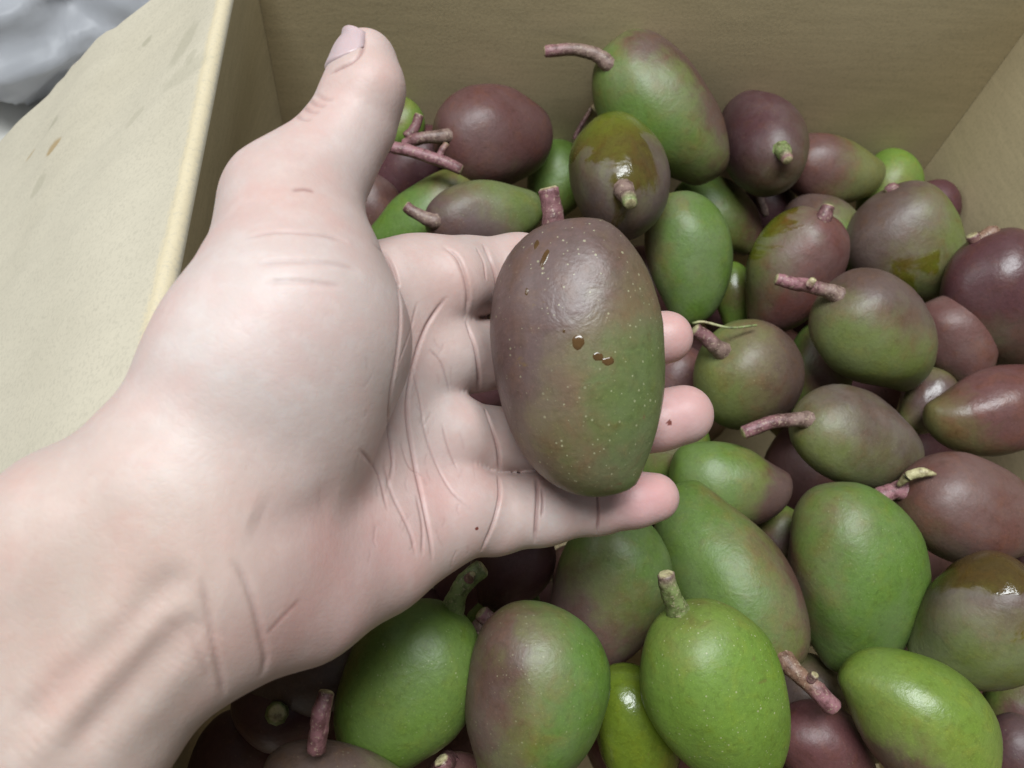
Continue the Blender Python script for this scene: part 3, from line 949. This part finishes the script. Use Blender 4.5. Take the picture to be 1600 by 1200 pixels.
# chains of (px, py, depth mm, radius mm)
CHAINS = {
    'forearm_a': [(235, 770, 157, 17), (130, 838, 157, 18.5), (-60, 1010, 156, 20.3), (-330, 1290, 156, 22)],
    'forearm_b': [(322, 888, 160, 17.5), (135, 1122, 158, 19), (-135, 1402, 158, 21)],
    'wrist_mid': [(290, 840, 161, 17), (40, 1070, 160, 19.5)],
    'carpal': [(372, 760, 170, 16), (430, 880, 180, 17)],
    'meta_index': [(365, 760, 173, 15.5), (500, 600, 198, 14.0), (652, 452, 216, 12.6)],
    'web': [(600, 443, 207, 10.8), (655, 450, 215, 12.4)],
    'meta_middle': [(370, 790, 175, 17), (520, 660, 201, 13.5), (660, 560, 217, 12)],
    'meta_ring': [(390, 830, 177, 17), (540, 740, 201, 13.5), (668, 682, 216, 12)],
    'meta_little': [(410, 880, 177, 17), (560, 830, 199, 14.5), (690, 792, 213, 12.2)],
    'hypothenar': [(385, 934, 173, 16.0), (473, 924, 181, 15.8), (588, 870, 199, 14.5), (668, 828, 210, 12.2)],
    'thenar': [(292, 700, 164, 17), (392, 572, 167, 19.8), (457, 500, 172, 22), (462, 405, 180, 17.2), (450, 318, 184, 13.8)],
    'thenar_low': [(330, 780, 165, 16), (450, 670, 176, 18), (498, 565, 180, 18.5)],
}
FINGERS = {
    'thumb': [(450, 318, 184, 13.6), (512, 252, 188, 10.8), (552, 192, 191, 9.6), (568, 140, 192, 8.7), (571, 96, 193, 7.8)],
    'index': [(655, 446, 216, 12.4), (725, 433, 222, 11.0), (810, 426, 229, 10.9), (890, 430, 236, 9.6), (945, 434, 238, 8)],
    'middle': [(660, 560, 216, 12), (740, 556, 224, 9.9), (850, 548, 233, 10.4), (960, 536, 236, 9.2), (1041, 527, 233, 8.0)],
    'ring': [(668, 682, 215, 12), (750, 688, 223, 9.4), (850, 686, 231, 10), (970, 668, 234, 9.3), (1068, 648, 230, 8.9)],
    'little': [(690, 800, 212, 12), (770, 804, 218, 10.8), (846, 796, 223, 9.9), (935, 786, 226, 8.6), (1023, 777, 224, 7.1)],
}
PADS = [(705, 437, 214, 11.0), (700, 548, 215.5, 10.2), (708, 674, 215.5, 10.4), (722, 792, 211, 11.0),     # cushions at the finger roots
        (584, 134, 188, 5.8), (1030, 660, 228, 8.3), (990, 782, 223, 7.8)]


def smin(a, b, kk):
    h = np.maximum(kk - np.abs(a - b), 0) / kk
    return np.minimum(a, b) - h * h * kk * 0.25


STEP = 1.0
LO = A([-152.0, -118.0, -262.0])
HI = A([72.0, 104.0, -128.0])
NX, NY, NZ = [int(v) for v in ((HI - LO) / STEP)]
gx = (LO[0] + STEP * np.arange(NX)).astype(np.float32)
gy = (LO[1] + STEP * np.arange(NY)).astype(np.float32)
gz = (LO[2] + STEP * np.arange(NZ)).astype(np.float32)


def chain_field(pts, kk, field=None):
    """distance to a chain of tapering capsules, evaluated only near it"""
    if field is None:
        field = np.full((NX, NY, NZ), 40.0, np.float32)
    Q = [(P(x, y, d), r) for x, y, d, r in pts]
    if len(Q) == 1: Q = Q * 2
    for (a, ra), (b, rb) in zip(Q, Q[1:]):
        lo = np.minimum(a, b) - max(ra, rb) - 16
        hi = np.maximum(a, b) + max(ra, rb) + 16
        i0 = np.clip(((lo - LO) / STEP).astype(int), 0, [NX, NY, NZ])
        i1 = np.clip(((hi - LO) / STEP).astype(int) + 1, 0, [NX, NY, NZ])
        if (i1 <= i0).any(): continue
        X = gx[i0[0]:i1[0], None, None]; Y = gy[None, i0[1]:i1[1], None]; Z = gz[None, None, i0[2]:i1[2]]
        ab = (b - a).astype(np.float32)
        l2 = float(ab @ ab) + 1e-6
        h = np.clip(((X - a[0]) * ab[0] + (Y - a[1]) * ab[1] + (Z - a[2]) * ab[2]) / l2, 0, 1)
        h2 = h
        dd = np.sqrt((X - a[0] - h * ab[0]) ** 2 + (Y - a[1] - h * ab[1]) ** 2 + (Z - a[2] - h * ab[2]) ** 2) - (ra + (rb - ra) * h2)
        s = (slice(i0[0], i1[0]), slice(i0[1], i1[1]), slice(i0[2], i1[2]))
        field[s] = smin(field[s], dd.astype(np.float32), kk)
    return field


def hand_field():
    palm = None
    for nm in ('meta_index', 'web', 'meta_middle', 'meta_ring', 'meta_little', 'carpal', 'hypothenar'):
        f_ = chain_field(CHAINS[nm], 3)
        palm = f_ if palm is None else smin(palm, f_, 11)
    th = None
    for nm in ('thenar', 'thenar_low'):
        f_ = chain_field(CHAINS[nm], 8)
        th = f_ if th is None else smin(th, f_, 14)
    arm = None
    for nm in ('forearm_a', 'forearm_b', 'wrist_mid'):
        f_ = chain_field(CHAINS[nm], 4)
        arm = f_ if arm is None else smin(arm, f_, 10)
    body = smin(palm, arm, 16)
    body = smin(body, th, 7)
    fing = None
    for nm in ('index', 'middle', 'ring', 'little'):
        f_ = chain_field(FINGERS[nm], 4)
        f_ = smin(f_, chain_field([PADS[['index', 'middle', 'ring', 'little'].index(nm)]], 3), 4)
        fing = f_ if fing is None else smin(fing, f_, 0.9)
    for p in PADS[5:]:
        fing = smin(fing, chain_field([p], 3), 3.0)
    body = smin(body, fing, 3.5)
    tb = chain_field(FINGERS['thumb'], 5)
    tb = smin(tb, chain_field([PADS[4]], 3), 6)
    return smin(body, tb, 8)


def surface_net(f_):
    """one vertex per cell the surface crosses, joined across the crossed grid edges"""
    ins = f_ < 0
    n = [s - 1 for s in f_.shape]
    cs = np.zeros(n, np.int8)
    off = [(i, j, k_) for i in (0, 1) for j in (0, 1) for k_ in (0, 1)]
    sl = lambda o: tuple(slice(o[a], o[a] + n[a]) for a in range(3))
    for o in off: cs += ins[sl(o)]
    act = (cs > 0) & (cs < 8)
    idx = np.argwhere(act)
    acc = np.zeros((len(idx), 3)); cnt = np.zeros(len(idx))
    for a in range(3):
        for o in off:
            if o[a]: continue
            o2 = list(o); o2[a] = 1
            f0 = f_[idx[:, 0] + o[0], idx[:, 1] + o[1], idx[:, 2] + o[2]]
            f1 = f_[idx[:, 0] + o2[0], idx[:, 1] + o2[1], idx[:, 2] + o2[2]]
            cr = (f0 < 0) != (f1 < 0)
            t = np.where(cr, f0 / np.where(cr, f0 - f1, 1), 0)
            pt = np.array(o, float)[None].repeat(len(idx), 0)
            pt[:, a] += t
            acc += pt * cr[:, None]; cnt += cr
    V = LO + STEP * (idx + acc / cnt[:, None])
    ids = -np.ones(n, np.int64)
    ids[act] = np.arange(len(idx))
    faces = []
    for a in range(3):
        b, c = (a + 1) % 3, (a + 2) % 3
        s0 = [slice(None)] * 3; s1 = [slice(None)] * 3
        s0[a] = slice(0, -1); s1[a] = slice(1, None)
        chg = ins[tuple(s0)] != ins[tuple(s1)]
        e = np.argwhere(chg)
        ok = (e[:, b] > 0) & (e[:, c] > 0) & (e[:, b] < n[b]) & (e[:, c] < n[c]) & (e[:, a] < n[a])
        e = e[ok]
        def g(db, dc):
            q = e.copy(); q[:, b] -= db; q[:, c] -= dc
            return ids[q[:, 0], q[:, 1], q[:, 2]]
        quad = np.stack([g(1, 1), g(0, 1), g(0, 0), g(1, 0)], 1)
        inside_first = ins[e[:, 0], e[:, 1], e[:, 2]]
        quad[~inside_first] = quad[~inside_first][:, ::-1]
        faces.append(quad)
    return V, np.concatenate(faces)


FIELD = hand_field()
V0, F0 = surface_net(FIELD)
me0 = bpy.data.meshes.new('hand')
me0.vertices.add(len(V0)); me0.vertices.foreach_set('co', (V0 / 1000).astype(np.float32).ravel())
me0.loops.add(F0.size); me0.loops.foreach_set('vertex_index', F0.ravel().astype(np.int32))
me0.polygons.add(len(F0)); me0.polygons.foreach_set('loop_start', np.arange(0, F0.size, 4, dtype=np.int32))
me0.update(calc_edges=True); me0.validate()
hand = bpy.data.objects.new('hand', me0)
COL.objects.link(hand)
md = hand.modifiers.new('smooth', 'SMOOTH'); md.factor = 0.5; md.iterations = 3
md = hand.modifiers.new('subdivide', 'SUBSURF'); md.levels = 1; md.render_levels = 1
dg = bpy.context.evaluated_depsgraph_get()
me1 = bpy.data.meshes.new_from_object(hand.evaluated_get(dg))
hand.modifiers.clear()
hand.data = me1
me1.name = 'hand'
# a finer mesh where the palm and finger creases are in focus
bm = bmesh.new(); bm.from_mesh(me1)
fine = []
for e_ in bm.edges:
    c_ = (e_.verts[0].co + e_.verts[1].co) * 500
    x_, y_ = 800 + F * c_.x / -c_.z, 600 - F * c_.y / -c_.z
    if 545 < x_ < 960 and 350 < y_ < 900 and (e_.verts[0].normal.z + e_.verts[1].normal.z) > 0.0: fine.append(e_)
bmesh.ops.subdivide_edges(bm, edges=fine, cuts=1, use_grid_fill=True)
bm.to_mesh(me1); bm.free(); me1.update()
NV = len(me1.vertices)
co = np.zeros(NV * 3, np.float32); me1.vertices.foreach_get('co', co); co = co.reshape(-1, 3).astype(float) * 1000
no = np.zeros(NV * 3, np.float32); me1.vertex_normals.foreach_get('vector', no); no = no.reshape(-1, 3).astype(float)
bvh = BVHTree.FromPolygons([Vector(v) for v in co], [tuple(p.vertices) for p in me1.polygons])
kd = KDTree(NV)
for i in range(NV): kd.insert(co[i], i)
kd.balance()


def hit(px, py):
    d = Vector(((px - 800) / F, -(py - 600) / F, -1)).normalized()
    h = bvh.ray_cast(Vector((0, 0, 0)), d, 400)
    return None if h[0] is None else A(h[0])


disp = np.zeros(NV)
redden_shade = np.zeros(NV)
darken = np.zeros(NV)


def crease(pts, depth, width, lip=0.0, red=0.5, taper=True):
    """a skin fold along pts (photo pixels), pressed into the surface"""
    C = catmull(pts, 48)
    H = []
    for i, p in enumerate(C):
        h = hit(p[0], p[1])
        if h is not None:
            u = i / (len(C) - 1)
            H.append((h, min(1, 6 * u, 6 * (1 - u)) if taper else 1.0))
    width = width * (0.58 if pts[0][0] > 545 else 0.72)
    red = min(1, red * 1.5)
    best = {}
    for (h, wt) in H:
        for (q, i, dist) in kd.find_range(Vector(h), width * 4.5):
            if i not in best or dist < best[i][0]: best[i] = (dist, wt)
    for i, (dist, wt) in best.items():
        gq = math.exp(-(dist / width) ** 2)
        disp[i] += wt * depth * (-gq + lip * math.exp(-((dist - 2.3 * width) / (1.2 * width)) ** 2))
        redden_shade[i] = max(redden_shade[i], wt * red * gq)


def ridge(pts, height, width):
    C = catmull(pts, 10)
    best = {}
    for i, p in enumerate(C):
        h = hit(p[0], p[1])
        if h is None: continue
        u = i / (len(C) - 1)
        wt = min(1, 3 * u, 3 * (1 - u) + 0.6)
        for (q, j, dist) in kd.find_range(Vector(h), width * 2.6):
            if j not in best or dist < best[j][0]: best[j] = (dist, wt)
    for j, (dist, wt) in best.items():
        disp[j] += wt * height * math.exp(-(dist / width) ** 2)


# wrist creases, tendons
crease([(362, 872), (382, 905), (398, 950), (408, 994), (415, 1030), (408, 1060)], 0.5, 1.0, red=.2)
crease([(314, 900), (324, 950), (333, 1000), (345, 1060), (352, 1090)], 0.42, 1.0, red=.2)
crease([(294, 985), (310, 1020), (332, 1065)], 0.2, 1.0, red=.15)
crease([(415, 994), (440, 966), (472, 934)], 0.12, 0.8)
ridge([(300, 925), (240, 985), (150, 1075), (40, 1190)], 1.3, 3.6)
ridge([(235, 920), (150, 1000), (40, 1110)], 0.9, 4.0)
ridge([(330, 985), (250, 1080), (170, 1170)], 0.8, 4.5)
crease([(300, 880), (250, 925), (170, 1000), (70, 1090), (20, 1140)], 0.75, 4.2, 0.1, red=.15)
crease([(300, 955), (245, 1010), (170, 1095), (100, 1185)], 0.9, 4.2, 0.1, red=.2)
crease([(392, 800), (430, 812), (480, 800), (530, 770)], 0.6, 6.0, 0.1, red=.15)
# palm lines
crease([(580, 378), (607, 405), (622, 450), (626, 500), (620, 560), (610, 620), (607, 670), (614, 725), (600, 780)], 0.65, 1.0)
crease([(700, 462), (682, 485), (662, 520), (645, 575), (636, 640), (646, 715), (660, 780), (672, 840), (676, 880)], 0.6, 1.0)
crease([(640, 560), (655, 620), (668, 690), (700, 760), (740, 800)], 0.25, 0.7, red=.3)
crease([(670, 545), (690, 570), (705, 620)], 0.25, 0.6, red=.3)
crease([(650, 770), (660, 820), (660, 870)], 0.3, 0.9, red=.35)
crease([(600, 720), (612, 770), (640, 830), (650, 870)], 0.28, 0.9, red=.35)
crease([(560, 700), (590, 740), (606, 800)], 0.3, 0.8)
crease([(652, 470), (640, 520), (622, 570)], 0.2, 0.6, red=.3)
crease([(690, 660), (700, 700), (715, 735)], 0.2, 0.6, red=.3)
crease([(625, 690), (640, 730), (665, 745)], 0.2, 0.6, red=.3)
# finger joints
crease([(754, 380), (764, 400), (774, 430), (776, 460), (768, 492)], 0.75, 1.0, red=.55)
crease([(744, 386), (756, 410), (760, 440)], 0.4, 0.7)
crease([(690, 384), (712, 400), (724, 425), (731, 460), (728, 496)], 0.55, 1.0, 0.2, red=.3)
crease([(727, 500), (742, 540), (748, 580), (748, 612)], 0.8, 0.9)
crease([(757, 636), (768, 665), (778, 700), (781, 738)], 0.7, 0.9)
crease([(779, 742), (781, 775), (772, 815), (752, 862)], 1.0, 0.9, red=.6)
crease([(838, 746), (840, 775), (838, 812), (836, 850)], 0.8, 0.9, red=.9)
crease([(846, 760), (848, 785), (846, 810)], 0.35, 0.7, red=.8)
crease([(930, 750), (934, 785), (935, 810), (932, 836)], 0.6, 0.7, red=.7)
# thumb: folds of the joint, pad and back
crease([(569, 46), (568, 66), (563, 84), (548, 98), (528, 108), (510, 118)], 0.55, 0.8, red=.7)  # groove along the nail border, its shadow line tinted into the skin
for q in ((500, 150), (488, 160), (478, 170), (466, 182)):
    crease([(q[0] - 8, q[1] - 4), (q[0] + 6, q[1] + 4), (q[0] + 22, q[1] + 6)], 0.35, 0.7, red=.3)
# fine folds over the thenar
crease([(380, 372), (430, 362), (500, 366), (545, 378)], 0.45, 0.9, red=.25)
crease([(400, 412), (450, 408), (520, 412), (565, 424)], 0.35, 0.9, red=.2)
crease([(410, 440), (470, 440), (540, 448)], 0.25, 0.8, red=.2)
crease([(455, 298), (475, 296), (492, 300)], 0.15, 0.8, red=1.0)
for i in range(46):          # short random wrinkles in the palm
    x, y = random.uniform(560, 740), random.uniform(520, 860)
    a_ = random.uniform(1.0, 2.2)
    l_ = random.uniform(14, 40)
    crease([(x, y), (x + l_ * .5 * math.cos(a_) + random.uniform(-3, 3), y + l_ * .5 * math.sin(a_)), (x + l_ * math.cos(a_), y + l_ * math.sin(a_))], random.uniform(.03, .08), 0.7, 0.0, red=.12)

# colour of the skin: pale and rosy zones
base = A([0.480, 0.365, 0.333])
tone = np.tile(base, (NV, 1))
pxy = np.stack([800 + F * co[:, 0] / -co[:, 2], 600 - F * co[:, 1] / -co[:, 2]], 1)


def zone(px, py, rad, colr, amt):
    h = hit(px, py)
    if h is None: return
    dd = np.linalg.norm(co - h, axis=1)
    wgt = (amt * np.exp(-(dd / rad) ** 2))[:, None]
    tone[:] = tone * (1 - wgt) + A(colr) * wgt


ROSY = (0.53, 0.315, 0.30)
WARM = (0.49, 0.345, 0.305)
PALEY = (0.53, 0.452, 0.425)
zone(400, 520, 26, PALEY, 0.8)
zone(330, 620, 20, PALEY, 0.5)
zone(520, 900, 20, ROSY, 0.55)
zone(450, 980, 16, ROSY, 0.4)
zone(600, 880, 14, ROSY, 0.4)
zone(690, 760, 13, ROSY, 0.35)
zone(640, 640, 14, PALEY, 0.4)
zone(700, 600, 10, PALEY, 0.4)
zone(700, 440, 12, WARM, 0.3)
zone(1060, 640, 14, (0.53, 0.285, 0.28), 0.75)
zone(1066, 525, 12, (0.53, 0.295, 0.28), 0.7)
zone(1010, 780, 12, (0.55, 0.285, 0.29), 0.75)
zone(870, 800, 9, PALEY, 0.5)
zone(590, 100, 10, WARM, 0.5)
zone(560, 230, 8, PALEY, 0.4)
zone(470, 300, 9, WARM, 0.5)
zone(360, 760, 12, WARM, 0.3)
zone(200, 900, 25, (0.475, 0.368, 0.310), 0.5)
zone(60, 1100, 45, (0.475, 0.368, 0.310), 0.6)
tone *= 1 - 0.42 * redden_shade[:, None] * A([0.72, 1.0, 1.0])  # creases tinted redder and darker: skin tone plus painted groove shade
co2 = co + no * disp[:, None]
tiny = [(1046, 660, 0.8), (745, 826, 0.5)]          # a crumb of sap on the ring finger, a mark on the palm
for (x, y, r_) in tiny:
    h = hit(x, y)
    dd = np.linalg.norm(co - h, axis=1)
    tone[dd < r_] = (0.16, 0.04, 0.03)
world = (CAM + (co2 / 1000) @ R.T)
org = at(330, 900, 0.165)
me1.vertices.foreach_set('co', (world - org).astype(np.float32).ravel())
me1.polygons.foreach_set('use_smooth', [True] * len(me1.polygons))
ca = me1.color_attributes.new('tone', 'FLOAT_COLOR', 'POINT')
ca.data.foreach_set('color', np.concatenate([tone, np.ones((NV, 1))], 1).astype(np.float32).ravel())
me1.materials.clear(); me1.materials.append(M_SKIN)
me1.update()
hand.location = org
tag(hand, 'bare left hand and wrist, palm up with fingers spread, holding a mango over the box', 'hand')
bpy.context.view_layer.update()


# the thumb nail, on the side of the thumb turned left
def make_nail():
    a, b = P(562, 158, 192), P(572, 58, 193)
    axd = (b - a) / np.linalg.norm(b - a)
    nd = A([-0.80, 0.22, 0.56]); nd -= axd * (nd @ axd); nd /= np.linalg.norm(nd)
    sd = np.cross(axd, nd)
    nu, nv = 14, 12
    Lg = np.linalg.norm(b - a)
    outer, inner = [], []
    for i in range(nu + 1):
        u = i / nu
        for j in range(nv + 1):
            v = j / nv * 2 - 1
            # rounded at root and tip
            uu = (0.36 + 0.24 * abs(v) ** 3) + (1.02 - 0.13 * v * v - 0.36 - 0.24 * abs(v) ** 3) * u
            ang = v * math.radians(66)
            c = a + axd * Lg * uu
            dirv = nd * math.cos(ang) + sd * math.sin(ang)
            h = bvh.ray_cast(Vector(c + dirv * 30), Vector(-dirv), 60)
            rad = np.linalg.norm(A(h[0]) - c) if h[0] is not None else 9
            rad = max(rad, 5.5)
            edge = max(abs(v), 2 * (0.12 - u) / 0.24 if u < 0.12 else 0)
            outer.append(c + dirv * (rad + 0.55 - 0.65 * edge ** 4))
            inner.append(c + dirv * (rad - 1.0))
    N = (nu + 1) * (nv + 1)
    fs = []
    for i in range(nu):
        for j in range(nv):
            q = i * (nv + 1) + j
            fs.append((q, q + nv + 1, q + nv + 2, q + 1))
            fs.append((N + q, N + q + 1, N + q + nv + 2, N + q + nv + 1))
    rim = list(range(nv + 1)) + [i * (nv + 1) + nv for i in range(1, nu + 1)] + [nu * (nv + 1) + j for j in range(nv - 1, -1, -1)] + [i * (nv + 1) for i in range(nu - 1, 0, -1)]
    for p_, q_ in zip(rim, rim[1:] + rim[:1]):
        fs.append((p_, q_, N + q_, N + p_))
    vs = [CAM + R @ (p / 1000) - org for p in outer + inner]
    me = mesh_from('thumbnail', vs, fs)
    bm = bmesh.new(); bm.from_mesh(me); bmesh.ops.recalc_face_normals(bm, faces=bm.faces); bm.to_mesh(me); bm.free()
    return link('thumbnail', me, M_NAIL, hand)


make_nail()
